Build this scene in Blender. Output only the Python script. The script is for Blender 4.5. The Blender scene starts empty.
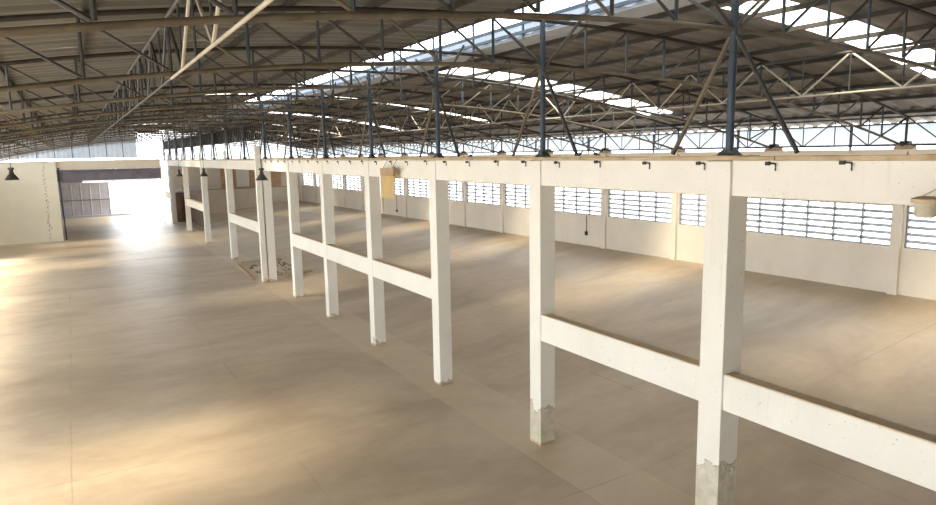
import bpy, bmesh, math, random
from mathutils import Vector, Matrix
random.seed(7)
scene = bpy.context.scene
COL = scene.collection

# ------------------------------------------------------------------ camera
EYE = 5.522                      # eye height above the hall floor
cam_d = bpy.data.cameras.new('camera')
cam_d.sensor_width = 36.0
cam_d.lens = 666.64 / 936.0 * 36.0
cam_d.clip_end = 900
cam = bpy.data.objects.new('camera', cam_d)
COL.objects.link(cam)
FW = Vector((0.50235, 0.851958, -0.147688))
RT = Vector((0.859864, -0.510193, -0.018354))
UP = Vector((0.090986, 0.117771, 0.988864))
rot = Matrix((RT, UP, -FW)).transposed()
cam.matrix_world = Matrix.Translation((0, 0, EYE)) @ rot.to_4x4()
scene.camera = cam

# ------------------------------------------------------------------ sky, sun, exposure
world = bpy.data.worlds.new('sky')
scene.world = world
world.use_nodes = True
wn = world.node_tree.nodes
wn['Background'].inputs[0].default_value = (0.91, 0.955, 1.0, 1)
wn['Background'].inputs[1].default_value = 4.9

sun_d = bpy.data.lights.new('sun', 'SUN')
sun_d.energy = 11.0
sun_d.angle = math.radians(30)
sun_d.color = (1.0, 0.90, 0.73)
sun = bpy.data.objects.new('sun', sun_d)
COL.objects.link(sun)
sun.location = (0, 0, 40)
sun.rotation_euler = (math.radians(2), math.radians(-30), 0)

def area(name, loc, rot, sx, sy, energy, color):
    d = bpy.data.lights.new(name, 'AREA')
    d.shape = 'RECTANGLE'; d.size = sx; d.size_y = sy
    d.energy = energy; d.color = color
    o = bpy.data.objects.new(name, d)
    o.location = loc; o.rotation_euler = rot
    COL.objects.link(o)
    return o
# area lamp added to boost the daylight from the unseen open side
area('side_daylight_fill', (-5.6, 20, 2.6), (0, math.radians(-90), 0), 3.0, 48, 520, (1.0, 0.97, 0.92))
# area('end_daylight', (7.0, -9.5, 3.4), (math.radians(90), 0, 0), 26, 5.5, 260, (1.0, 0.96, 0.9))

vs = scene.view_settings
vs.view_transform = 'Standard'
vs.look = 'None'
vs.gamma = 1.0
vs.use_curve_mapping = False
vs.exposure = 0.46
scene.cycles.max_bounces = 8
scene.cycles.diffuse_bounces = 5
scene.cycles.transparent_max_bounces = 12
scene.cycles.sample_clamp_indirect = 6.0

# ------------------------------------------------------------------ materials
def new_mat(name):
    m = bpy.data.materials.new(name)
    m.use_nodes = True
    nt = m.node_tree
    return m, nt, nt.nodes, nt.links, nt.nodes['Principled BSDF']

def noise(N, L, co, scale, detail=4, rough=0.6, dist=0.0):
    n = N.new('ShaderNodeTexNoise')
    n.inputs['Scale'].default_value = scale
    n.inputs['Detail'].default_value = detail
    n.inputs['Roughness'].default_value = rough
    n.inputs['Distortion'].default_value = dist
    if co is not None: L.new(co, n.inputs['Vector'])
    return n.outputs['Fac']

def ramp(N, L, fac, stops):
    r = N.new('ShaderNodeValToRGB')
    while len(r.color_ramp.elements) < len(stops): r.color_ramp.elements.new(0.5)
    for e, (p, c) in zip(r.color_ramp.elements, stops):
        e.position = p
        e.color = (c[0], c[1], c[2], 1) if not isinstance(c, (int, float)) else (c, c, c, 1)
    L.new(fac, r.inputs[0])
    return r.outputs[0]

def mixc(N, L, fac, a, b, mode='MIX'):
    m = N.new('ShaderNodeMix'); m.data_type = 'RGBA'; m.blend_type = mode
    if isinstance(fac, (int, float)): m.inputs[0].default_value = fac
    else: L.new(fac, m.inputs[0])
    for s, v in ((6, a), (7, b)):
        if isinstance(v, tuple): m.inputs[s].default_value = (*v, 1)
        else: L.new(v, m.inputs[s])
    return m.outputs[2]

def coords(N, L, scale=(1, 1, 1), obj=False):
    t = N.new('ShaderNodeTexCoord') if obj else N.new('ShaderNodeNewGeometry')
    mp = N.new('ShaderNodeMapping')
    mp.inputs['Scale'].default_value = scale
    L.new(t.outputs['Object'] if obj else t.outputs['Position'], mp.inputs['Vector'])
    return mp.outputs[0]

def math_n(N, L, op, a, b=None):
    m = N.new('ShaderNodeMath'); m.operation = op
    for i, v in enumerate((a, b)):
        if v is None: continue
        if isinstance(v, (int, float)): m.inputs[i].default_value = v
        else: L.new(v, m.inputs[i])
    return m.outputs[0]

def mottled(name, c1, c2, rough=0.7, scale=3.0, metal=0.0, spec=0.3, sc=(1, 1, 1), bump=0.0):
    m, nt, N, L, B = new_mat(name)
    co = coords(N, L, sc)
    f = noise(N, L, co, scale)
    L.new(ramp(N, L, f, [(0.3, c1), (0.7, c2)]), B.inputs['Base Color'])
    B.inputs['Roughness'].default_value = rough
    B.inputs['Metallic'].default_value = metal
    B.inputs['Specular IOR Level'].default_value = spec
    if bump:
        b = N.new('ShaderNodeBump'); b.inputs['Strength'].default_value = bump
        b.inputs['Distance'].default_value = 0.02
        L.new(f, b.inputs['Height']); L.new(b.outputs[0], B.inputs['Normal'])
    return m

def paint_mat(name, chip_height, dirt=0.35):
    """cream painted render; below chip_height (m over the floor) the paint has broken away to grey concrete"""
    m, nt, N, L, B = new_mat(name)
    co = coords(N, L)
    sep = N.new('ShaderNodeSeparateXYZ'); L.new(co, sep.inputs[0])
    z = sep.outputs[2]
    base = ramp(N, L, noise(N, L, co, 1.3, 5), [(0.3, (0.72, 0.69, 0.62)), (0.7, (0.78, 0.75, 0.68))])
    # rain streaks: noise stretched along z
    st = noise(N, L, coords(N, L, (9, 9, 0.5)), 1.0, 5, 0.7)
    stf = ramp(N, L, st, [(0.60, 0.0), (0.78, 1.0)])
    base = mixc(N, L, math_n(N, L, 'MULTIPLY', stf, dirt), base, (0.45, 0.38, 0.28))
    # small chips everywhere
    sp = noise(N, L, co, 22.0, 3, 0.7)
    spf = ramp(N, L, sp, [(0.66, 0.0), (0.70, 1.0)])
    base = mixc(N, L, math_n(N, L, 'MULTIPLY', spf, 0.6), base, (0.30, 0.25, 0.19))
    # broken plaster at the foot
    nb = noise(N, L, co, 3.4, 5, 0.65)
    edge = math_n(N, L, 'ADD', z, math_n(N, L, 'MULTIPLY', math_n(N, L, 'SUBTRACT', nb, 0.5), 1.1))
    chip = math_n(N, L, 'LESS_THAN', edge, chip_height)
    rim = math_n(N, L, 'SUBTRACT', math_n(N, L, 'LESS_THAN', edge, chip_height + 0.018), chip)
    conc = ramp(N, L, noise(N, L, co, 7.0, 6), [(0.35, (0.46, 0.415, 0.315)), (0.65, (0.62, 0.575, 0.46))])
    base = mixc(N, L, chip, base, conc)
    base = mixc(N, L, rim, base, (0.2, 0.16, 0.11))
    # splash line of floor dirt
    foot = math_n(N, L, 'LESS_THAN', math_n(N, L, 'ADD', z, math_n(N, L, 'MULTIPLY', nb, 0.12)), 0.11)
    base = mixc(N, L, math_n(N, L, 'MULTIPLY', foot, 0.7), base, (0.40, 0.30, 0.19))
    L.new(base, B.inputs['Base Color'])
    B.inputs['Roughness'].default_value = 0.65
    B.inputs['Specular IOR Level'].default_value = 0.25
    b = N.new('ShaderNodeBump'); b.inputs['Strength'].default_value = 0.25; b.inputs['Distance'].default_value = 0.02
    L.new(math_n(N, L, 'SUBTRACT', nb, chip), b.inputs['Height'])
    L.new(b.outputs[0], B.inputs['Normal'])
    return m

def floor_mat():
    m, nt, N, L, B = new_mat('stained_concrete')
    co = coords(N, L)
    big = noise(N, L, coords(N, L, (0.16, 0.30, 0.2)), 1.0, 6, 0.62, 0.6)
    c = ramp(N, L, big, [(0.28, (0.31, 0.235, 0.155)), (0.50, (0.44, 0.345, 0.235)), (0.74, (0.56, 0.455, 0.325))])
    med = noise(N, L, coords(N, L, (1, 1.5, 1)), 0.7, 7, 0.62, 0.5)
    c = mixc(N, L, math_n(N, L, 'MULTIPLY', ramp(N, L, med, [(0.42, 0.0), (0.75, 1.0)]), 0.38), c, (0.27, 0.20, 0.13))
    fine = noise(N, L, co, 2.6, 6, 0.7)
    c = mixc(N, L, math_n(N, L, 'MULTIPLY', ramp(N, L, fine, [(0.40, 0.0), (0.70, 1.0)]), 0.20), c, (0.30, 0.225, 0.145))
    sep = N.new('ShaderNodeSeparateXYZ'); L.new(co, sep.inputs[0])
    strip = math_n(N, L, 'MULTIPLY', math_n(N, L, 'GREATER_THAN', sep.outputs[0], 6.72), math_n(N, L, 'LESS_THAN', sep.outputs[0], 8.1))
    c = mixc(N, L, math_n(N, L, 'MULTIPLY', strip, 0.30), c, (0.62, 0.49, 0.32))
    # slab joints, 4 m by 5 m
    wob = math_n(N, L, 'MULTIPLY', math_n(N, L, 'SUBTRACT', noise(N, L, co, 0.8, 3), 0.5), 0.10)
    jf = None
    for ax, per, off in ((0, 3.6, 0.48), (1, 5.0, 2.1)):
        v = math_n(N, L, 'ADD', math_n(N, L, 'ADD', sep.outputs[ax], wob), off + per * 20)
        fr = math_n(N, L, 'FRACT', math_n(N, L, 'DIVIDE', v, per))
        k = math_n(N, L, 'LESS_THAN', fr, 0.028 / per)
        jf = k if jf is None else math_n(N, L, 'MAXIMUM', jf, k)
    gap = ramp(N, L, noise(N, L, co, 0.5, 2), [(0.42, 0.03), (0.66, 0.36)])
    c = mixc(N, L, math_n(N, L, 'MULTIPLY', jf, gap), c, (0.09, 0.065, 0.045))
    L.new(c, B.inputs['Base Color'])
    r = ramp(N, L, noise(N, L, coords(N, L, (0.5, 1.6, 1)), 1.0, 4, 0.6, 0.2), [(0.1, 0.34), (0.9, 0.52)])
    L.new(r, B.inputs['Roughness'])
    B.inputs['Specular IOR Level'].default_value = 0.33
    b = N.new('ShaderNodeBump'); b.inputs['Strength'].default_value = 0.30; b.inputs['Distance'].default_value = 0.02
    L.new(noise(N, L, coords(N, L, (0.8, 3.2, 1)), 1.2, 5, 0.6), b.inputs['Height'])
    L.new(b.outputs[0], B.inputs['Normal'])
    return m

def sheet_mat(name, color, transp, tint):
    """weathered translucent roofing: part of the daylight passes straight, the rest is scattered"""
    m, nt, N, L, B = new_mat(name)
    N.remove(B)
    out = N['Material Output']
    tr = N.new('ShaderNodeBsdfTransparent'); tr.inputs[0].default_value = (*tint, 1)
    tl = N.new('ShaderNodeBsdfTranslucent')
    co = coords(N, L, (0.5, 4, 1))
    L.new(ramp(N, L, noise(N, L, co, 1.0, 4), [(0.3, tuple(x * 0.82 for x in color)), (0.7, color)]), tl.inputs[0])
    df = N.new('ShaderNodeBsdfDiffuse'); df.inputs[0].default_value = (*color, 1)
    a = N.new('ShaderNodeMixShader'); a.inputs[0].default_value = 0.25
    L.new(tl.outputs[0], a.inputs[1]); L.new(df.outputs[0], a.inputs[2])
    mx = N.new('ShaderNodeMixShader'); mx.inputs[0].default_value = transp
    L.new(a.outputs[0], mx.inputs[1]); L.new(tr.outputs[0], mx.inputs[2])
    L.new(mx.outputs[0], out.inputs[0])
    return m

M = {}
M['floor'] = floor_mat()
M['paint'] = paint_mat('cream_paint', -1.0, 0.30)
M['paint_col'] = paint_mat('cream_paint_column', 0.02, 0.30)
M['paint_broken'] = paint_mat('cream_paint_broken', 0.70, 0.30)
M['paint_stripped'] = paint_mat('cream_paint_stripped', 1.22, 0.30)
M['wall'] = mottled('cream_wall', (0.70, 0.63, 0.52), (0.78, 0.71, 0.60), 0.75, 0.9)
M['cap'] = mottled('dusty_cap', (0.36, 0.26, 0.15), (0.56, 0.44, 0.28), 0.9, 4.0, bump=0.4)
M['dust'] = mottled('dust_brown', (0.50, 0.38, 0.24), (0.62, 0.49, 0.33), 0.95, 6.0, bump=0.4)
M['chord'] = mottled('khaki_steel', (0.085, 0.067, 0.046), (0.175, 0.142, 0.098), 0.55, 3.0, 0.1)
M['web'] = mottled('grey_steel', (0.036, 0.037, 0.037), (0.075, 0.075, 0.072), 0.5, 4.0, 0.15)
M['blue'] = mottled('blue_grey_steel', (0.030, 0.044, 0.062), (0.058, 0.080, 0.105), 0.45, 3.0, 0.15)
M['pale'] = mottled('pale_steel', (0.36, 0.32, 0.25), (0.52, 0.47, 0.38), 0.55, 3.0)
M['dark'] = mottled('dark_steel', (0.024, 0.021, 0.018), (0.05, 0.043, 0.036), 0.6, 3.0, 0.1)
M['roof'] = mottled('brown_roof_sheet', (0.12, 0.105, 0.092), (0.21, 0.185, 0.165), 0.6, 1.2, 0.0, 0.3, (0.4, 1.2, 1))
M['roof_grey'] = mottled('grey_roof_sheet', (0.095, 0.092, 0.082), (0.17, 0.165, 0.148), 0.55, 1.2, 0.0, 0.3, (0.4, 1.2, 1))
M['flash'] = mottled('grey_flashing', (0.30, 0.32, 0.35), (0.42, 0.44, 0.47), 0.5, 2.0, 0.2)
M['sky_sheet'] = sheet_mat('translucent_sheet', (0.93, 0.90, 0.82), 0.72, (1.0, 0.97, 0.90))
M['dull_sheet'] = sheet_mat('dull_translucent_sheet', (0.40, 0.44, 0.38), 0.88, (1.0, 0.97, 0.88))
M['blue_sheet'] = sheet_mat('bluish_translucent_sheet', (0.26, 0.285, 0.305), 0.02, (0.85, 0.92, 1.0))
M['apron'] = sheet_mat('pale_blue_apron', (0.50, 0.54, 0.585), 0.05, (0.85, 0.92, 1.0))
M['pane'] = sheet_mat('frosted_pane', (0.92, 0.94, 0.97), 0.72, (1, 1, 1))
M['louvre'] = mottled('dark_louvre', (0.20, 0.205, 0.215), (0.29, 0.30, 0.31), 0.5, 5.0, 0.2)
M['black'] = mottled('black_iron', (0.02, 0.018, 0.016), (0.045, 0.04, 0.034), 0.5, 6.0)
M['lamp'] = mottled('dusty_dark_enamel', (0.045, 0.043, 0.036), (0.085, 0.08, 0.068), 0.45, 8.0)
M['ground'] = mottled('pale_concrete_ground', (0.52, 0.52, 0.50), (0.62, 0.61, 0.58), 0.9, 0.3)
M['corr'] = mottled('grey_corrugated', (0.36, 0.35, 0.38), (0.46, 0.45, 0.48), 0.5, 1.5, 0.1)
M['lintel'] = mottled('grey_violet_lintel', (0.13, 0.12, 0.15), (0.20, 0.185, 0.22), 0.55, 1.5)
M['timber'] = mottled('orange_timber', (0.46, 0.29, 0.17), (0.60, 0.40, 0.25), 0.6, 2.0, sc=(1, 1, 4))
M['brown'] = mottled('brown_board', (0.17, 0.11, 0.085), (0.25, 0.17, 0.13), 0.7, 1.5)
M['yellow'] = sheet_mat('pale_yellow_sheet', (0.96, 0.80, 0.50), 0.10, (1, 0.9, 0.7))
M['tan'] = mottled('tan_board', (0.34, 0.23, 0.13), (0.46, 0.33, 0.20), 0.7, 5.0)
M['bird'] = mottled('dark_feathers', (0.035, 0.035, 0.04), (0.09, 0.085, 0.085), 0.7, 14.0)
M['debris'] = mottled('brown_debris', (0.15, 0.095, 0.055), (0.30, 0.20, 0.12), 0.95, 3.0, bump=0.5)
M['bulb'] = mottled('grey_white_glass', (0.55, 0.53, 0.48), (0.68, 0.66, 0.60), 0.25, 4.0)
M['canister'] = mottled('grimy_cream_enamel', (0.40, 0.34, 0.25), (0.62, 0.57, 0.47), 0.6, 7.0)

def wall_speckle():
    """cream wall with a column of dark mould specks beside the pilaster"""
    m, nt, N, L, B = new_mat('cream_wall_mould')
    co = coords(N, L)
    base = ramp(N, L, noise(N, L, co, 0.9, 4), [(0.3, (0.76, 0.73, 0.62)), (0.7, (0.83, 0.80, 0.70))])
    sep = N.new('ShaderNodeSeparateXYZ'); L.new(co, sep.inputs[0])
    d = math_n(N, L, 'ABSOLUTE', math_n(N, L, 'ADD', sep.outputs[0], 1.55))
    near = math_n(N, L, 'MAXIMUM', math_n(N, L, 'SUBTRACT', 0.30, math_n(N, L, 'MULTIPLY', d, 0.8)), 0.0)
    sp = math_n(N, L, 'GREATER_THAN', math_n(N, L, 'ADD', noise(N, L, co, 9.0, 4, 0.7), near), 0.83)
    L.new(mixc(N, L, math_n(N, L, 'MULTIPLY', sp, 0.7), base, (0.12, 0.11, 0.09)), B.inputs['Base Color'])
    B.inputs['Roughness'].default_value = 0.7
    return m
M['mould'] = wall_speckle()

# ------------------------------------------------------------------ mesh helpers
class MB:
    def __init__(s): s.v = []; s.f = []
    def box(s, x0, x1, y0, y1, z0, z1):
        b = len(s.v)
        s.v += [(x, y, z) for z in (z0, z1) for y in (y0, y1) for x in (x0, x1)]
        s.f += [tuple(b + i for i in q) for q in ((0, 2, 3, 1), (4, 5, 7, 6), (0, 1, 5, 4), (2, 6, 7, 3), (0, 4, 6, 2), (1, 3, 7, 5))]
        return s
    def tube(s, pts, r, n=8, caps=True):
        pts = [Vector(p) for p in pts]
        rings = []
        for i, p in enumerate(pts):
            d = (pts[min(i + 1, len(pts) - 1)] - pts[max(i - 1, 0)]).normalized()
            a = d.cross(Vector((0, 0, 1)))
            if a.length < 1e-3: a = d.cross(Vector((1, 0, 0)))
            a.normalize(); b = d.cross(a)
            rr = r[i] if isinstance(r, (list, tuple)) else r
            base = len(s.v)
            for k in range(n):
                t = 2 * math.pi * k / n
                s.v.append(tuple(p + a * math.cos(t) * rr + b * math.sin(t) * rr))
            rings.append(base)
        for i in range(len(rings) - 1):
            for k in range(n):
                k2 = (k + 1) % n
                s.f.append((rings[i] + k, rings[i] + k2, rings[i + 1] + k2, rings[i + 1] + k))
        if caps:
            s.f.append(tuple(rings[0] + k for k in reversed(range(n))))
            s.f.append(tuple(rings[-1] + k for k in range(n)))
        return s
    def lathe(s, prof, c=(0, 0, 0), n=20):
        rings = []
        for r, z in prof:
            base = len(s.v)
            for k in range(n):
                t = 2 * math.pi * k / n
                s.v.append((c[0] + r * math.cos(t), c[1] + r * math.sin(t), c[2] + z))
            rings.append(base)
        for i in range(len(rings) - 1):
            for k in range(n):
                k2 = (k + 1) % n
                s.f.append((rings[i] + k, rings[i] + k2, rings[i + 1] + k2, rings[i + 1] + k))
        return s
    def prism(s, poly, axis, a0, a1):
        """poly of (u,v); axis 0: u=y v=z along x; axis 1: u=x v=z along y"""
        b = len(s.v); n = len(poly)
        for a in (a0, a1):
            for u, v in poly:
                s.v.append((a, u, v) if axis == 0 else (u, a, v))
        s.f.append(tuple(b + i for i in range(n))); s.f.append(tuple(b + n + i for i in reversed(range(n))))
        for i in range(n):
            j = (i + 1) % n
            s.f.append((b + i, b + n + i, b + n + j, b + j))
        return s
    def mesh(s, name, smooth=False, bevel=0):
        me = bpy.data.meshes.new(name)
        me.from_pydata(s.v, [], s.f)
        bm = bmesh.new(); bm.from_mesh(me)
        bmesh.ops.recalc_face_normals(bm, faces=bm.faces[:])
        if bevel:
            bmesh.ops.bevel(bm, geom=bm.edges[:], offset=bevel, segments=2, affect='EDGES', profile=0.6)
        bm.to_mesh(me); bm.free()
        if smooth:
            for p in me.polygons: p.use_smooth = True
            try: me.set_sharp_from_angle(angle=math.radians(50))
            except Exception: pass
        return me

def link(name, me, mat, parent=None, loc=(0, 0, 0)):
    o = bpy.data.objects.new(name, me)
    if mat is not None and not me.materials: me.materials.append(mat)
    o.location = loc
    o.parent = parent
    COL.objects.link(o)
    return o

def tag(o, label=None, cat=None, group=None, kind=None):
    if label: o['label'] = label
    if cat: o['category'] = cat
    if group: o['group'] = group
    if kind: o['kind'] = kind
    return o

def empty(name, loc=(0, 0, 0)):
    o = bpy.data.objects.new(name, None)
    o.empty_display_size = 0.3
    o.location = loc
    COL.objects.link(o)
    return o

def copy_tree(o, parent=None):
    c = o.copy(); COL.objects.link(c); c.parent = parent
    for ch in list(o.children): copy_tree(ch, c)
    return c

def struct(name, mb, mat, parent=None, **k):
    o = link(name, mb.mesh(name, **k), mat, parent)
    if parent is None: o['kind'] = 'structure'
    return o

ORD = ['zeroth', 'first', 'second', 'third', 'fourth', 'fifth', 'sixth', 'seventh', 'eighth', 'ninth', 'tenth', 'eleventh',
       'twelfth', 'thirteenth', 'fourteenth', 'fifteenth', 'sixteenth', 'seventeenth', 'eighteenth', 'nineteenth', 'twentieth']

# ------------------------------------------------------------------ building grid
X1, X2, XL = 7.39, 19.76, -5.03          # column row, window wall, far side of the roof span
XC = 7.36                                # ridge line
def YN(n): return 1.80 + 4.0 * n         # truss / column pitch
ZB = 5.42                                # beam top
def zbot(x): return EYE + 1.48 - 0.0100 * (x - XC) ** 2
def ztop(x): return EYE + 2.28 - 0.0100 * (x - XC) ** 2
def zroof(x): return ztop(x) + 0.148
NT = 16
YEND = 67.0

# ------------------------------------------------------------------ floor and ground
def floor_z(x, y):
    if x <= 8.2: return 0.0
    t = (x - 8.2) / 11.56
    return 1.36 * t * (1.0 - 0.0035 * max(0, y - 8))

fl = MB()
xs = [-9, -5, -2, 1, 4, 6.6, 7.8, 8.2, 8.7, 9.5, 12, 14, 16, 18, 19.2, 20.2]
ys = [-14 + 2.0 * i for i in range(49)]
for y in ys:
    for x in xs: fl.v.append((x, y, floor_z(x, y)))
W_ = len(xs)
for j in range(len(ys) - 1):
    for i in range(W_ - 1):
        a = j * W_ + i
        fl.f.append((a, a + 1, a + W_ + 1, a + W_))
o = link('floor', fl.mesh('floor', smooth=True), M['floor']); o['kind'] = 'structure'
struct('ground', MB().box(-120, 220, -80, 260, -0.6, -0.12), M['ground'])

# ------------------------------------------------------------------ window wall
WZ0, WZ1 = 2.68, 3.86                     # window sill / head
wt = EYE - 0.17
pil = [1.86, 5.86, 9.83, 17.86] + [YN(n) for n in range(5, 17)]
PW = 0.18
wr = MB()
xw0, xw1 = X2, X2 + 0.18
wr.box(xw0, xw1, -14, YEND + .2, 0.0, WZ0)
wr.box(xw0, xw1, -14, YEND + .2, WZ1, wt)
wr.box(xw0, xw1, -14, pil[0] + PW, WZ0, WZ1)
for y in pil[1:]: wr.box(xw0, xw1, y - PW, y + PW, WZ0, WZ1)
wr.box(xw0, xw1, pil[-1] + PW, YEND + .2, WZ0, WZ1)
wall_right = struct('wall_right', wr, M['wall'])
pm = MB().box(X2 - 0.10, X2 + 0.01, -PW * 0.72, PW * 0.72, 0.4, wt).mesh('pilaster', bevel=0.01)
for y in pil: link('pilaster', pm, M['wall'], wall_right, (0, y, 0))
link('wall_cap', MB().box(X2 - 0.14, X2 + 0.22, -14, YEND + .2, wt, wt + 0.05).mesh('wall_cap'), M['wall'], wall_right)
link('wall_skirting', MB().box(X2 - 0.02, X2 + 0.01, -14, YEND, 0.3, 0.4).mesh('wall_skirting'), M['wall'], wall_right)

wi = 0
for a, b in zip(pil[:-1], pil[1:]):
    if a < 4: continue
    wi += 1
    y0, y1 = a + PW, b - PW
    w = empty('window_%d' % wi, (X2 + 0.10, (y0 + y1) / 2, WZ0)); w['kind'] = 'structure'
    hy = (y1 - y0) / 2; h = WZ1 - WZ0
    fr = MB()
    fr.box(-.04, .04, -hy, hy, 0, .035).box(-.04, .04, -hy, hy, h - .035, h)
    fr.box(-.04, .04, -hy, -hy + .04, 0, h).box(-.04, .04, hy - .04, hy, 0, h)
    link('window_frame', fr.mesh('window_frame'), M['louvre'], w)
    npan = max(1, round((2 * hy) / 0.9))
    for k in range(1, npan):
        yy = -hy + 2 * hy * k / npan
        link('mullion', MB().box(-.045, .045, yy - .02, yy + .02, 0, h).mesh('mullion'), M['louvre'], w)
    for k in range(1, 6):
        zz = h * k / 6
        link('louvre_blade', MB().prism([(-.07, zz - .045), (-.06, zz - .048), (.045, zz + .022), (.04, zz + .03)], 1, -hy + .03, hy - .03).mesh('louvre_blade'), M['louvre'], w)
    link('window_pane', MB().box(.062, .066, -hy, hy, 0, h).mesh('window_pane'), M['pane'], w)

# cladding above the window wall, standing a little outside the girder
def corrugated(y0, y1, zf0, zf1, x, pitch=0.2, amp=0.025, nz=1):
    m = MB(); n = int((y1 - y0) / (pitch / 2))
    for i in range(n + 1):
        y = y0 + (y1 - y0) * i / n
        xx = x + (amp if i % 2 else -amp)
        m.v += [(xx, y, zf0), (xx, y, zf1)]
    m.f = [(2 * i, 2 * i + 2, 2 * i + 3, 2 * i + 1) for i in range(n)]
    return m
clad = struct('wall_upper_right', corrugated(-10, YEND, EYE - 0.02, EYE + 0.60, X2 + 0.75, 0.32, 0.03), M['blue_sheet'])
for z in (EYE + 0.0, EYE + 0.6):
    link('cladding_rail', MB().box(X2 + .70, X2 + .74, -10, YEND, z - .025, z + .025).mesh('cladding_rail'), M['web'], clad)
pr = MB().box(X2 + .66, X2 + .72, -.03, .03, wt, EYE + .62).mesh('cladding_post')
for k in range(-1, 17): link('cladding_post', pr, M['web'], clad, (0, YN(k) + 1.9, 0))

# ------------------------------------------------------------------ roof sheets
SKY_R = [(7.08, 8.04, 9.9, 17.4), (16.68, 17.88, 9.5, 18.2), (26.7, 27.5, 9.2, 17.4), (36.5, 37.4, 9.2, 17.4), (46.5, 47.3, 9.2, 17.4), (57.0, 57.9, 9.2, 17.4)]
SKY_L = [(11.9, 13.5, -5.5, -.90), (26.7, 27.5, 1.6, 6.35), (40.4, 41.3, -5.5, -1.6), (46.5, 47.3, -5.5, 6.35), (50.6, 51.5, -5.5, 6.35)]
def sheet(x0, x1, y0, y1, pitch=0.48, amp=0.022, dz=0.0, nx=None):
    m = MB(); q = pitch / 4
    i0, i1 = round(y0 / q), round(y1 / q); n = i1 - i0
    nx = nx or max(2, int((x1 - x0) / 1.0))
    prof = (-amp, -amp, amp, amp)
    for i in range(i0, i1 + 1):
        for k in range(nx + 1):
            x = x0 + (x1 - x0) * k / nx
            m.v.append((x, i * q, zroof(x) + prof[i % 4] + dz))
    for i in range(n):
        for k in range(nx):
            a = i * (nx + 1) + k
            m.f.append((a, a + 1, a + nx + 2, a + nx + 1))
    return m
def roof_side(name, x0, x1, holes, mat):
    m = MB()
    def add(q):
        b = len(m.v); m.v += q.v; m.f += [tuple(b + i for i in f) for f in q.f]
    y = -12.0
    for h0, h1, hx0, hx1 in holes + [(YEND, YEND, 0, 0)]:
        add(sheet(x0, x1, y, h0))
        if h1 > h0:
            if hx0 > x0 + .05: add(sheet(x0, hx0, h0, h1))
            if hx1 < x1 - .05: add(sheet(hx1, x1, h0, h1))
        y = h1
    return struct(name, m, mat)
XRO, XLO = 8.40, 6.75                      # ridge opening
roof_side('roof_right', XRO, 20.7, SKY_R, M['roof'])
roof_side('roof_left', -5.9, XLO, SKY_L, M['roof_grey'])
for i, (y0, y1, x0, x1) in enumerate(SKY_R):
    o = link('skylight_sheet', sheet(x0, x1, y0 - .05, y1 + .05, dz=0.03).mesh('skylight_sheet'), M['sky_sheet'])
    tag(o, 'bright translucent roof strip on the window-side slope, %s from the camera end' % ORD[i + 1], 'skylight', 'translucent strips on the window-side slope')
for i, (y0, y1, x0, x1) in enumerate(SKY_L):
    o = link('skylight_sheet', sheet(x0, x1, y0 - .05, y1 + .05, dz=0.03).mesh('skylight_sheet'), M['dull_sheet'] if i in (0, 2) else M['sky_sheet'])
    tag(o, ['dull grey-green translucent strip on the roof slope away from the windows', 'thin bright translucent strip on the slope away from windows, past the middle trusses',
            'dull translucent strip on the far slope above the partition wall', 'bright translucent strip on the far slope, last but one before the gate', 'bright translucent strip on the far slope, last before the gate'][i], 'skylight', 'translucent strips on the slope away from the windows')

# ridge monitor: upstand, rails, posts, bluish apron sheet and added unseen sun cap
YM = 24.0
rm = empty('ridge_monitor', (XC, 0, zroof(XC)))
tag(rm, 'open ridge monitor letting white daylight in along the roof top', 'roof monitor')
def rel(mb): 
    mb.v = [(x - XC, y, z - zroof(XC)) for x, y, z in mb.v]; return mb
zr = zroof(XRO)
link('upstand', rel(MB().box(XRO, XRO + .02, -10, YEND, zr - .05, zr + .22)).mesh('upstand'), M['apron'], rm)
link('gutter_sheet', rel(MB().prism([(XRO - .02, zr - .06), (XRO + .62, zroof(XRO + .62) - .06), (XRO + .62, zroof(XRO + .62) - .05), (XRO - .02, zr - .05)], 1, -10, YEND)).mesh('gutter_sheet'), M['flash'], rm)
for x, z in ((XRO - .03, zr + .235), (XRO - .03, zr + .05)):
    link('monitor_rail', rel(MB().box(x - .025, x + .025, -10, YEND, z - .03, z + .03)).mesh('monitor_rail'), M['blue'], rm)
pmm = MB().box(XRO - .03 - XC, XRO + .01 - XC, -.025, .025, -.1, 1.25).mesh('monitor_post')
pml = MB().box(XLO - .01 - XC, XLO + .03 - XC, -.025, .025, -.1, 1.25).mesh('monitor_post')
for k in range(-4, 34):
    link('monitor_post', pmm, M['blue'], rm, (0, YN(0) + 2.0 * k, 0))
    link('monitor_post', pml, M['blue'], rm, (0, YN(0) + 2.0 * k, 0))
link('monitor_sun_block', rel(MB().prism([(5.9, zr + 1.25), (XC, zr + 1.5), (8.9, zr + 1.25), (8.9, zr + 1.28), (XC, zr + 1.53), (5.9, zr + 1.28)], 1, -10, YEND)).mesh('monitor_sun_block'), M['roof_grey'], rm)  # cap added out of view, keeps a sun stripe off the column row
link('edge_board', rel(MB().box(XLO - .015, XLO + .012, -10, YEND, zroof(XLO) - .05, zroof(XLO) + .04)).mesh('edge_board'), M['dark'], rm)
# boarded stretch of the ridge beyond the open part
rc = link('ridge_capping', rel(MB().prism([(XLO - .2, zroof(XLO) + .05), (XC, zroof(XC) + .12), (XRO + .2, zr + .05), (XRO + .2, zr + .08), (XC, zroof(XC) + .16), (XLO - .2, zroof(XLO) + .08)], 1, 34, YEND)).mesh('ridge_capping'), M['flash'], rm)

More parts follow.
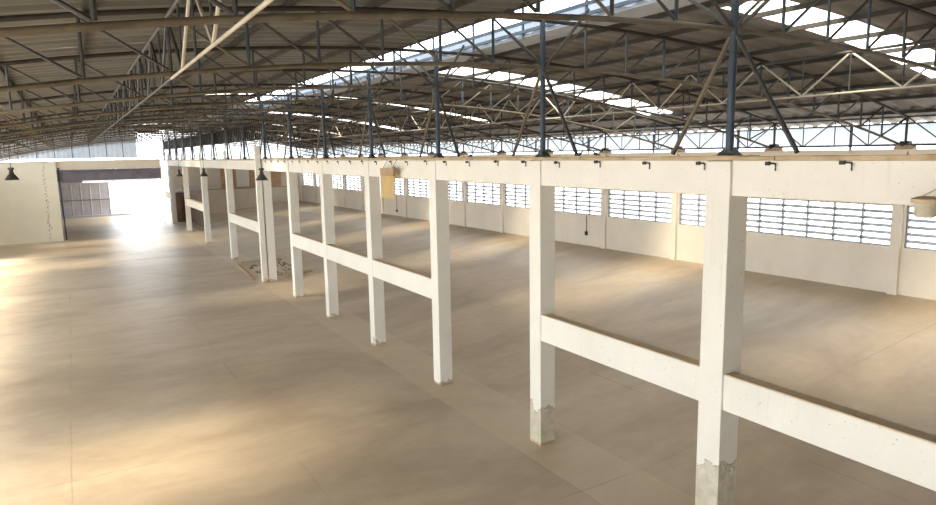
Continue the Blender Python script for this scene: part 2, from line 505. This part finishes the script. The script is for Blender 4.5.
# purlins
offs = [1.85 + 1.29 * i for i in range(9)]
for side, nm in ((1, 'window-side slope'), (-1, 'slope away from the windows')):
    for i, d in enumerate(offs):
        x = XC + side * d
        z = ztop(x) + 0.037
        pu = MB().prism([(x - .035, z), (x + .035, z), (x + .035, z + .015), (x - .015, z + .015), (x - .015, z + .07), (x + .035, z + .07), (x + .035, z + .085), (x - .035, z + .085)], 1, -10, YEND)
        o = link('purlin', pu.mesh('purlin'), M['dark'])
        tag(o, 'long dark steel purlin on the %s, %s below the ridge' % (nm, ORD[i + 1]), 'purlin', 'purlins on the ' + nm)

# ------------------------------------------------------------------ concrete columns
CW = 0.17
def column_mesh(h=ZB - 0.005, w=CW):
    return MB().box(-w, w, -w, w, -0.05, h).mesh('concrete_column', bevel=0.012)
col_n = [1, 2, 3, 4, 5, 6, 7, 9, 11, 13, 15, 17]
cm = column_mesh(ZB - .06); cmb = column_mesh(ZB - .06); cmw = column_mesh(ZB - .06, .188)
cm.materials.append(M['paint_col']); cmb.materials.append(M['paint_broken']); cmw.materials.append(M['paint_stripped'])
col_lab = {
    1: 'broad white column closest to the camera, plaster broken off near its foot',
    2: 'second white column from the camera, grey concrete bared at its foot',
    3: 'third white column from the camera, brace beam meeting its far side',
    4: 'fourth white column from the camera, beside the hanging yellow sheet',
    5: 'fifth white column from the camera, brace beams on both sides',
    6: 'sixth white column from the camera, next before the doubled column',
    7: 'white column behind the taller post of the doubled pair',
    9: 'first single white column beyond the doubled pair',
    11: 'second single white column beyond the doubled pair',
    13: 'third single white column beyond the doubled pair, beside the brown board partition',
    15: 'fourth single white column beyond the doubled pair, near the gate',
    17: 'last white column of the row, beyond the gate',
}
for n in col_n:
    o = link('concrete_column', {1: cmw, 2: cmb}.get(n, cm), None, None, (X1 - .02, YN(n), 0))
    tag(o, col_lab[n], 'column', 'white columns in the long row', 'thing')
    if n >= 9:
        up = link('stub', MB().box(-.20, -.10, -.17, .17, ZB + .008, ZB + .44).mesh('stub', bevel=.01), M['paint_col'], o)
tp = link('concrete_column', MB().box(-.11, .11, -.13, .13, -.05, EYE + .46).mesh('concrete_column', bevel=.012), M['paint_col'], None, (7.02, YN(7) - .05, 0))
tag(tp, 'taller white post of the doubled pair, rising above the beam', 'column', 'white columns in the long row', 'thing')
pipe = MB().tube([(7.145, YN(7) - .16, .3), (7.145, YN(7) - .16, 4.6)], .012)
o = link('conduit_pipe', pipe.mesh('conduit_pipe'), M['tan']); tag(o, 'thin stained pipe running down between the doubled columns', 'pipe')

# ------------------------------------------------------------------ long beam on the columns
bmb = MB(); yb = -1.0
for n in col_n:
    hw = (.188 if n == 1 else CW) + .002
    bmb.box(X1 - .17, X1 + .17, yb, YN(n) - hw, EYE - .60, ZB - .055); yb = YN(n) + hw
bmb.box(X1 - .17, X1 + .17, yb, 70.3, EYE - .60, ZB - .055)
beam = link('concrete_beam', bmb.mesh('concrete_beam', bevel=.008), M['paint'])
tag(beam, 'long white concrete beam resting along the tops of the columns', 'beam', None, 'thing')
cap = MB()
for k in range(143):
    y0 = -1.0 + .5 * k
    j = random.uniform(-.012, .012)
    cap.box(X1 - .215 + j, X1 + .21, y0, y0 + .5, ZB - .053, ZB + random.uniform(-.006, .006))
link('beam_cap', cap.mesh('beam_cap'), M['cap'], beam)['label'] = 'dusty tan capping course with a crumbling edge'

# brace beams between the columns
braces = [(0, 1), (1, 2), (3, 4), (4, 5), (5, 6), (7, 9), (11, 13), (15, 17)]
bl = {(0, 1): 'white brace beam running off toward the camera from the broad near column',
      (1, 2): 'white brace beam between the first and second columns from the camera',
      (3, 4): 'white brace beam between the third and fourth columns from the camera',
      (4, 5): 'white brace beam between the fourth and fifth columns from the camera',
      (5, 6): 'white brace beam between the fifth and sixth columns from the camera',
      (7, 9): 'white brace beam between the doubled column and the next one beyond',
      (11, 13): 'small white brace beam beside the brown board partition',
      (15, 17): 'small white brace beam between the two farthest columns by the gate'}
for a, b in braces:
    y0, y1 = YN(a) + (.189 if a == 1 else CW + .001), YN(b) - (.189 if b == 1 else CW + .001)
    o = link('brace_beam', MB().box(-.10, .10, y0, y1, 2.06, 2.545).mesh('brace_beam', bevel=.008), M['paint'], None, (X1 - .08, 0, 0))
    tag(o, bl[(a, b)], 'brace beam', 'white braces between the columns', 'thing')
    link('dirt_top', MB().box(-.098, .10, y0 + .02, y1 - .02, 2.546, 2.562).mesh('dirt_top'), M['dust'], o)['label'] = 'brown dust-covered top of the brace'

# ------------------------------------------------------------------ roof trusses
NP = 24
xn = [XL] + [XC + 1.015 * (i - 12) for i in range(1, NP)] + [X2]
tparts = []
def arc(f, n=48): return [(XL + (X2 - XL) * i / n, 0, f(XL + (X2 - XL) * i / n)) for i in range(n + 1)]
tparts.append(('bottom_chord', MB().tube(arc(zbot), .033, 8).mesh('bottom_chord', True), M['chord']))
tparts.append(('top_chord', MB().tube(arc(ztop), .036, 8).mesh('top_chord', True), M['dark']))
for i in range(1, NP):
    if i == NP // 2: continue
    x = xn[i]
    m = M['blue'] if i % 4 == 3 else M['web']
    tparts.append(('vertical_strut', MB().tube([(x, 0, zbot(x) + .04), (x, 0, ztop(x) - .04)], .025, 6).mesh('vertical_strut', True), m))
for i in range(NP):
    a, b = (i, i + 1) if i < NP // 2 else (i + 1, i)
    pa = Vector((xn[a], 0, ztop(xn[a]) - .03)); pb = Vector((xn[b], 0, zbot(xn[b]) + .03))
    d = (pb - pa).normalized() * .03
    tparts.append(('diagonal_strut', MB().tube([pa + d, pb - d], .021, 6).mesh('diagonal_strut', True), M['web'] if i % 3 else M['chord']))
for x in (X2, XL):
    tparts.append(('end_post', MB().tube([(x, 0, wt + .18), (x, 0, ztop(x))], .035, 8).mesh('end_post', True), M['web']))
    tparts.append(('base_plate', MB().prism([(x - .16, wt + .16), (x + .16, wt + .16), (x + .05, wt + .27), (x - .05, wt + .27)], 1, -.12, .12).mesh('base_plate'), M['web']))
    tparts.append(('base_block', MB().prism([(x - .22, wt + .052), (x + .22, wt + .052), (x + .15, wt + .16), (x - .15, wt + .16)], 1, -.2, .2).mesh('base_block'), M['cap']))
t0 = empty('roof_truss', (0, YN(1), 0))
for nm, me, m in tparts: link(nm, me, m, t0)
def over(n):
    if n <= 6: return 'over the %s column from the camera' % ORD[n]
    if n == 7: return 'over the doubled column'
    return '%s beyond the doubled column' % ORD[n - 7]
for n in range(1, NT + 1):
    t = t0 if n == 1 else copy_tree(t0)
    t.location = (0, YN(n), 0)
    tag(t, 'shallow arched steel roof truss crossing the hall, ' + over(n), 'roof truss', 'arched roof trusses')

# ridge posts standing on the beam, with two splayed legs and two upper braces
zn = zbot(XC) - .03
pparts = [
    ('post', MB().tube([(0, 0, ZB + .02), (0, 0, ztop(XC))], .05, 10).mesh('post', True), M['blue']),
    ('base_plate', MB().prism([(-.15, ZB + .008), (.15, ZB + .008), (.05, ZB + .09), (-.05, ZB + .09)], 0, -.07, .07).mesh('base_plate'), M['web']),
]
for s in (-1, 1):
    pparts.append(('leg', MB().tube([(0, s * .05, zn - .05), (0, s * .95, ZB + .035)], .030, 8).mesh('leg', True), M['web'] if s < 0 else M['chord']))
    pparts.append(('brace', MB().tube([(.06, s * .05, zn + .06), (.06, s * 1.15, ztop(XC) - .02)], .026, 8).mesh('brace', True), M['web']))
p0 = empty('ridge_post', (X1, YN(1), 0))
for nm, me, m in pparts: link(nm, me, m, p0)
for n in range(1, NT + 1):
    t = p0 if n == 1 else copy_tree(p0)
    t.location = (X1, YN(n), 0)
    tag(t, 'blue-grey splayed-leg post on the beam ' + over(n), 'roof post', 'splayed-leg posts on the beam')

# longitudinal lattice girders through the trusses
def girder(x, label, mat_b, mat_w, y0, y1):
    g = empty('lattice_girder', (x, 0, zbot(x)))
    tag(g, label, 'lattice girder', 'lengthwise lattice girders')
    hh = ztop(x) - zbot(x)
    link('bottom_chord', MB().tube([(0, y0, -.06), (0, 9.8, -.06)], .019, 8).mesh('bottom_chord', True), mat_b, g)
    link('bottom_chord', MB().tube([(0, 9.8, -.06), (0, y1, -.06)], .018, 8).mesh('bottom_chord', True), mat_b if x > XC else mat_w, g)  # left chord darker past its lit near stretch, shade put into the colour
    link('top_chord', MB().tube([(0, y0, hh - .08), (0, y1, hh - .08)], .03, 8).mesh('top_chord', True), mat_w, g)
    up = [MB().tube([(0, 0, -.05), (0, 1, hh - .08)], .02, 6).mesh('diagonal_strut', True) for _ in range(2)]
    dn = [MB().tube([(0, 0, hh - .08), (0, 1, -.05)], .02, 6).mesh('diagonal_strut', True) for _ in range(2)]
    vt = MB().tube([(0, 0, -.05), (0, 0, hh - .08)], .016, 6).mesh('vertical_strut', True)
    k = 0; y = y0
    while y < y1 - .5:
        pale_ = y < 8.5 or x > XC  # light on the left girder's near end painted in as paler steel
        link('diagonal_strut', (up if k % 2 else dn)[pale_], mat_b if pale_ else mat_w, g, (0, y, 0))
        link('vertical_strut', vt, mat_w, g, (0, y, 0))
        y += 1; k += 1
    return g
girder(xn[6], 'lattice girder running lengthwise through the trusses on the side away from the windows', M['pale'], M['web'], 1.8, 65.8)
girder(xn[18], 'pale lattice girder running lengthwise through the trusses above the window-side floor', M['pale'], M['web'], 1.8, 65.8)

rg = empty('lattice_girder', (X1 + .14, 0, EYE))
tag(rg, 'dark lattice girder of close upright bars above the farthest columns', 'lattice girder', 'lengthwise lattice girders')
link('bottom_chord', MB().tube([(0, 30.2, .80), (0, 66.6, .80)], .035, 6).mesh('bottom_chord', True), M['dark'], rg)
link('top_chord', MB().tube([(0, 30.2, 1.50), (0, 66.6, 1.50)], .035, 6).mesh('top_chord', True), M['dark'], rg)
rb_ = MB().box(-.03, .03, -.045, .045, .80, 1.50).mesh('upright_bar')
for k in range(91): link('upright_bar', rb_, M['dark'], rg, (0, 30.4 + .4 * k, 0))

# eaves girder on the window wall
eg = empty('eaves_girder', (X2, 0, EYE))
tag(eg, 'zigzag eaves girder along the top of the window wall', 'lattice girder', 'lengthwise lattice girders')
zt_ = .76; zb_ = -.01
link('top_chord', MB().tube([(0, -2.2, zt_), (0, 65.8, zt_)], .025, 6).mesh('top_chord', True), M['web'], eg)
link('bottom_chord', MB().tube([(0, -2.2, zb_), (0, 65.8, zb_)], .025, 6).mesh('bottom_chord', True), M['web'], eg)
ed = [MB().tube([(0, 0, zt_), (0, 1, zb_)], .018, 6).mesh('diagonal_strut', True), MB().tube([(0, 0, zb_), (0, 1, zt_)], .018, 6).mesh('diagonal_strut', True)]
ev = MB().tube([(0, 0, zb_), (0, 0, zt_)], .017, 6).mesh('vertical_strut', True)
for k in range(68):
    y = -2.2 + k
    link('diagonal_strut', ed[k % 2], M['web'], eg, (0, y, 0))
    if k % 4: link('vertical_strut', ev, M['web'], eg, (0, y, 0))

# ------------------------------------------------------------------ hooks under the beam cap
hk = MB().tube([(-.02, .06, 0), (-.02, -.05, 0), (-.02, -.062, -.012), (-.02, -.062, -.085)], .0105, 6).box(-.03, .0, .02, .075, -.022, .022)
hb = hk.mesh('beam_hook')
CN = {1: 'first', 2: 'second', 3: 'third', 4: 'fourth', 5: 'fifth', 6: 'sixth', 7: 'doubled'}
k = 0
for n in range(0, 7):
    for j in range(4):
        y = YN(n) + .3 + 1.0 * j + random.uniform(-.06, .06)
        if n == 0 and j < 1: continue
        o = link('beam_hook', hb, M['black'], None, (X1 - .171, y, EYE - .185 + random.uniform(-.01, .01)))
        where = 'before the first column' if n == 0 else ('between the %s and %s columns' % (CN[n], CN[n + 1]))
        tag(o, 'small black hook under the beam cap %s, %s of %s' % (where, ORD[j + (0 if n == 0 else 1)], 'three' if n == 0 else 'four'), 'hook', 'black hooks under the beam cap')

# ------------------------------------------------------------------ pendant lamps
def pendant():
    r = empty('pendant_lamp')
    link('shade', MB().lathe([(.06, .30), (.075, .30), (.085, .22), (.13, .17), (.21, .05), (.235, 0.0), (.225, 0.0), (.20, .05), (.12, .16), (.06, .22)], n=24).mesh('shade', True), M['lamp'], r)
    link('socket_housing', MB().lathe([(0, .46), (.06, .46), (.10, .44), (.10, .38), (.065, .37), (.065, .30)], n=16).mesh('socket_housing', True), M['lamp'], r)
    link('bulb', MB().lathe([(0, .02), (.04, .03), (.06, .08), (.04, .15), (.02, .2)], n=14).mesh('bulb', True), M['bulb'], r)
    return r
L0 = pendant()
lamps = [(6.22, 25.8, EYE - .88, 'dark bell-shaped pendant lamp hanging in front of the doubled column'),
         (6.75, 41.8, EYE - 1.07, 'dark pendant lamp hanging beside the second single column past the doubled pair'),
         (6.45, 49.8, EYE - 1.22, 'small dark pendant lamp hanging near the gate lintel end'),
         (-1.86, 29.8, EYE - .68, 'dark bell-shaped pendant lamp hanging in front of the plain partition wall')]
for i, (x, y, z, lab) in enumerate(lamps):
    t = L0 if i == 0 else copy_tree(L0)
    t.location = (x, y, z)
    tag(t, lab, 'lamp', 'bell-shaped pendant lamps')
    zz = zbot(x)
    link('hanging_cord', MB().tube([(0, 0, .45), (0, 0, zz - z)], .012, 6).mesh('hanging_cord'), M['black'], t)

# grimy lamp canister hanging from a wire at the edge of the view
cn = empty('hanging_canister', (6.90, 3.20, EYE - .68))
tag(cn, 'grimy cream lamp canister with a rusty rim hung by the beam', 'lamp')
link('canister', MB().lathe([(0, 0), (.07, 0), (.09, .02), (.095, .13), (.10, .14)], n=18).mesh('canister', True), M['canister'], cn)
link('rim', MB().lathe([(.10, .135), (.125, .14), (.125, .175), (.07, .195), (0, .20)], n=18).mesh('rim', True), M['dust'], cn)
link('wire', MB().tube([(-.03, .05, .18), (.1, -.25, .40)], .008, 6).mesh('wire'), M['dust'], cn)

# ------------------------------------------------------------------ birds on the beam
def bird(name, loc, rz, label):
    k_ = .42
    body = MB().tube([(-.19, 0, .045), (-.12, 0, .06), (-.04, 0, .085), (.04, 0, .105), (.085, 0, .135), (.105, 0, .17), (.125, 0, .185), (.150, 0, .18), (.175, 0, .17)],
                     [.012, .028, .058, .062, .045, .030, .032, .022, .004], 10)
    body.v = [tuple(k_ * c for c in v) for v in body.v]
    o = link(name, body.mesh(name, True), M['bird'], None, loc)
    o.rotation_euler = (0, 0, rz)
    for s in (-1, 1):
        link('leg', MB().tube([(.008, s * .010, .03), (.012, s * .010, 0)], .0025, 5).mesh('leg'), M['dust'], o)
    tag(o, label, 'bird', 'birds perched on the beam')
bird('bird', (X1 - .06, 12.25, ZB + .007), math.radians(-60), 'dark bird perched on the beam between the second and third columns')
bird('bird', (X1 - .06, 8.72, ZB + .007), math.radians(-50), 'dark bird on the beam between the first two columns, closer to the second column')
bird('bird', (X1 - .06, 8.30, ZB + .007), math.radians(110), 'dark bird facing the window wall, on the beam between the first two columns')

# ------------------------------------------------------------------ hanging yellow sheet by the fourth column
sg = empty('hanging_sign', (7.02, 15.92, EYE - .54))
tag(sg, 'small pale yellow sheet hanging under a tan bar by the fourth column', 'hanging sheet')
link('header_board', MB().box(-.03, .03, -.42, .40, 0, .19).mesh('header_board', bevel=.006), M['tan'], sg)
link('sheet', MB().box(-.006, .006, -.38, .38, -.58, .0).mesh('sheet'), M['yellow'], sg)
for y in (-.3, .28): link('hanging_wire', MB().tube([(0, y, .18), (.150, y, .41)], .006, 5).mesh('hanging_wire'), M['black'], sg)

# switch boxes with conduits on the window wall
for y, z0, z1, lab in ((22.95, 1.85, 2.66, 'thin conduit with dark switch box on window wall, seen between first two columns'),
                       (43.3, 1.55, 2.62, 'thin dark conduit on the window wall below the yellow sheet')):
    s = empty('wall_conduit', (X2, y, z0)); tag(s, lab, 'conduit', 'conduits on the window wall')
    link('pipe', MB().tube([(-.02, 0, .05), (-.02, 0, z1 - z0)], .015, 6).mesh('pipe'), M['web'], s)
    link('switch_box', MB().box(-.07, 0, -.07, .07, -.09, .09).mesh('switch_box', bevel=.01), M['black'], s)

# ------------------------------------------------------------------ side wall out of view (piers and open bays)
wl = MB()
wl.box(XL - .2, XL, -12, 53.6, 0, .9).box(XL - .2, XL, -12, 53.6, 4.2, wt)
wl.box(XL - .2, XL, 45.7, 53.6, .9, 4.2)  # bays closed out of view to keep sun off the far floor
for n in range(-3, 11): wl.box(XL - .2, XL, YN(n) - .2, YN(n) + .2, .9, 4.2)
struct('wall_left', wl, M['wall'])
struct('wall_back_unseen', MB().box(XL - .2, X2 + .2, -12.2, -12.0, 0, 8.2), M['wall'])  # unseen, added to keep sky light off the columns' near faces

# ------------------------------------------------------------------ partition wall and gate at the far end
YP = 53.8
pw = MB().box(-16, -1.15, YP, YP + .2, 0, EYE - .10)
wall_part = struct('wall_partition', pw, M['mould'])
link('pilaster', MB().box(-1.22, -.80, YP - .14, YP + .24, 0, EYE - .06).mesh('pilaster', bevel=.01), M['mould'], wall_part)
link('wall_cap', MB().box(-16, -1.2, YP - .05, YP + .25, EYE - .10, EYE - .05).mesh('wall_cap'), M['tan'], wall_part)
gt = empty('gate_lintel', (3.0, YP + .3, 0)); tag(gt, 'grey-violet gate lintel spanning from the partition wall to the column row', 'lintel', None, 'thing')
link('header', MB().box(-3.8, 2.75, -.1, .15, EYE - 1.45, EYE - .68).mesh('header', bevel=.02), M['lintel'], gt)
link('flange', MB().box(-3.8, 2.75, -.22, .22, EYE - .74, EYE - .66).mesh('flange', bevel=.01), M['lintel'], gt)
link('upper_beam', MB().box(-3.8, 2.75, -.05, .12, EYE - .655, EYE - .02).mesh('upper_beam'), M['wall'], gt)
link('jamb_pipe', MB().tube([(-3.62, -.3, 0.05), (-3.68, -.3, EYE - .5)], .05, 8).mesh('jamb_pipe', True), M['blue'], gt)
link('door_track', MB().box(-3.55, 2.5, -.24, -.10, EYE - 1.53, EYE - 1.46).mesh('door_track'), M['lintel'], gt)

def gable(x0, x1, y, z0, pitch, amp, cut=0.0):
    m = MB(); n = int((x1 - x0) / (pitch / 2))
    for i in range(n + 1):
        x = x0 + (x1 - x0) * i / n
        yy = y + (amp if i % 2 else -amp)
        m.v += [(x, yy, z0), (x, yy, zroof(x) - cut)]
    m.f = [(2 * i, 2 * i + 2, 2 * i + 3, 2 * i + 1) for i in range(n)]
    return m
g1 = struct('wall_gable_gate', gable(-5.6, 4.3, YP + .45, EYE + .12, .3, .03), M['apron'])
for x in [-5 + 1.05 * i for i in range(9)]:
    link('cladding_post', MB().box(x - .02, x + .02, YP + .36, YP + .40, EYE + .1, zroof(x) - .1).mesh('cladding_post'), M['web'], g1)

# yard shed wall beyond the gate
YS = 75.0
sh = MB()
n = int(6.4 / .1)
for i in range(n + 1):
    x = -3.2 + 6.4 * i / n
    yy = YS + (.008 if i % 8 < 7 else -.02)
    sh.v += [(x, yy, .15), (x, yy, 3.36)]
sh.f = [(2 * i, 2 * i + 2, 2 * i + 3, 2 * i + 1) for i in range(n)]
shed = struct('wall_yard', sh, M['corr'])
link('wall_rail', MB().box(-3.2, 3.2, YS - .08, YS - .03, 1.62, 1.70).mesh('wall_rail'), M['lintel'], shed)
link('wall_header', MB().box(-3.2, 3.3, YS - .05, YS + .1, 3.52, 4.6).mesh('wall_header'), M['lintel'], shed)
link('wall_end_panel', MB().box(-3.2, .95, YS - .06, YS + .1, 3.2, 3.6).mesh('wall_end_panel'), M['corr'], shed)
link('wall_kerb', MB().box(-3.2, 5.2, YS - .3, YS + .1, 0, .18).mesh('wall_kerb'), M['corr'], shed)
link('wall_side', MB().box(-3.3, -3.2, YP + 1, YS, 0, 4.6).mesh('wall_side'), M['corr'], shed)
struct('roof_yard', MB().box(-3.3, 3.0, YP + 1.0, YS + .1, 4.55, 4.65), M['roof_grey'])

# ------------------------------------------------------------------ far end of the window-side floor
we = MB().box(7.7, X2 + .2, YEND, YEND + .2, 0, EYE - .15)
wall_end = struct('wall_end', we, M['wall'])
link('wall_rail', MB().box(9, X2, YEND - .05, YEND, 2.50, 2.56).mesh('wall_rail'), M['tan'], wall_end)
g2 = struct('wall_gable_end', gable(7.7, 20.6, YEND + .1, EYE - .15, .4, .03), M['apron'])
tm = link('timber_panel', MB().box(12.3, 18.0, YEND - .12, YEND - .02, 2.58, 4.75).mesh('timber_panel', bevel=.01), M['timber'])
tag(tm, 'orange-brown timber panel high on the far end wall', 'panel')
wp = link('white_panel', MB().box(13.7, 14.9, YEND - .2, YEND - .13, 2.7, 4.75).mesh('white_panel', bevel=.01), M['paint'])
tag(wp, 'white upright board in front of the orange-brown timber panel', 'panel')
bp = link('board_partition', MB().box(8.75, 8.9, 54.5, 66.4, .06, 3.05).mesh('board_partition', bevel=.01), M['brown'])
tag(bp, 'low brown board partition behind the farthest columns', 'partition', None, 'thing')
dr = empty('drum', (8.0, 63.5, 0)); tag(dr, 'tall grey-brown drum standing by the farthest columns', 'drum')
link('drum_body', MB().lathe([(0, 0), (.5, 0), (.52, .05), (.52, 2.5), (.5, 2.55)], n=24).mesh('drum_body', True), M['brown'], dr)
link('drum_lid', MB().lathe([(.5, 2.55), (.55, 2.56), (.55, 2.66), (.3, 2.78), (0, 2.8)], n=24).mesh('drum_lid', True), M['corr'], dr)

# planks and rubble on the floor by the doubled column
for (x0, y0), (x1, y1), lab in (((6.75, 30.6), (7.05, 35.4), 'long brown plank on the floor just past the doubled column'),
                                ((7.9, 30.3), (9.4, 30.6), 'short brown plank on the floor beside the doubled column'),
                                ((7.2, 35.3), (9.2, 35.0), 'brown plank at the far edge of the rubble patch')):
    d = Vector((x1 - x0, y1 - y0, 0)); L_ = d.length
    o = link('floor_plank', MB().box(0, L_, -.09, .09, 0, .07).mesh('floor_plank', bevel=.008), M['tan'], None, (x0, y0, max(floor_z(x0, y0), floor_z(x1, y1))))
    o.rotation_euler = (0, 0, math.atan2(d.y, d.x))
    tag(o, lab, 'plank', 'planks by the doubled column')
db = MB()
for k in range(140):
    x = random.uniform(7.3, 9.2); y = random.uniform(30.8, 34.8); s = random.uniform(.03, .12)
    z = floor_z(x, y)
    b = len(db.v)
    for q in ((s, 0, 0), (-s * .6, s * .8, 0), (-s * .5, -s * .9, 0), (0, 0, s * .7)): db.v.append((x + q[0], y + q[1], z + q[2] - .005))
    db.f += [(b, b + 1, b + 3), (b + 1, b + 2, b + 3), (b + 2, b, b + 3)]
o = link('rubble', db.mesh('rubble'), M['debris']); tag(o, 'scatter of brown rubble between the planks by the doubled column', 'rubble', None, 'stuff')
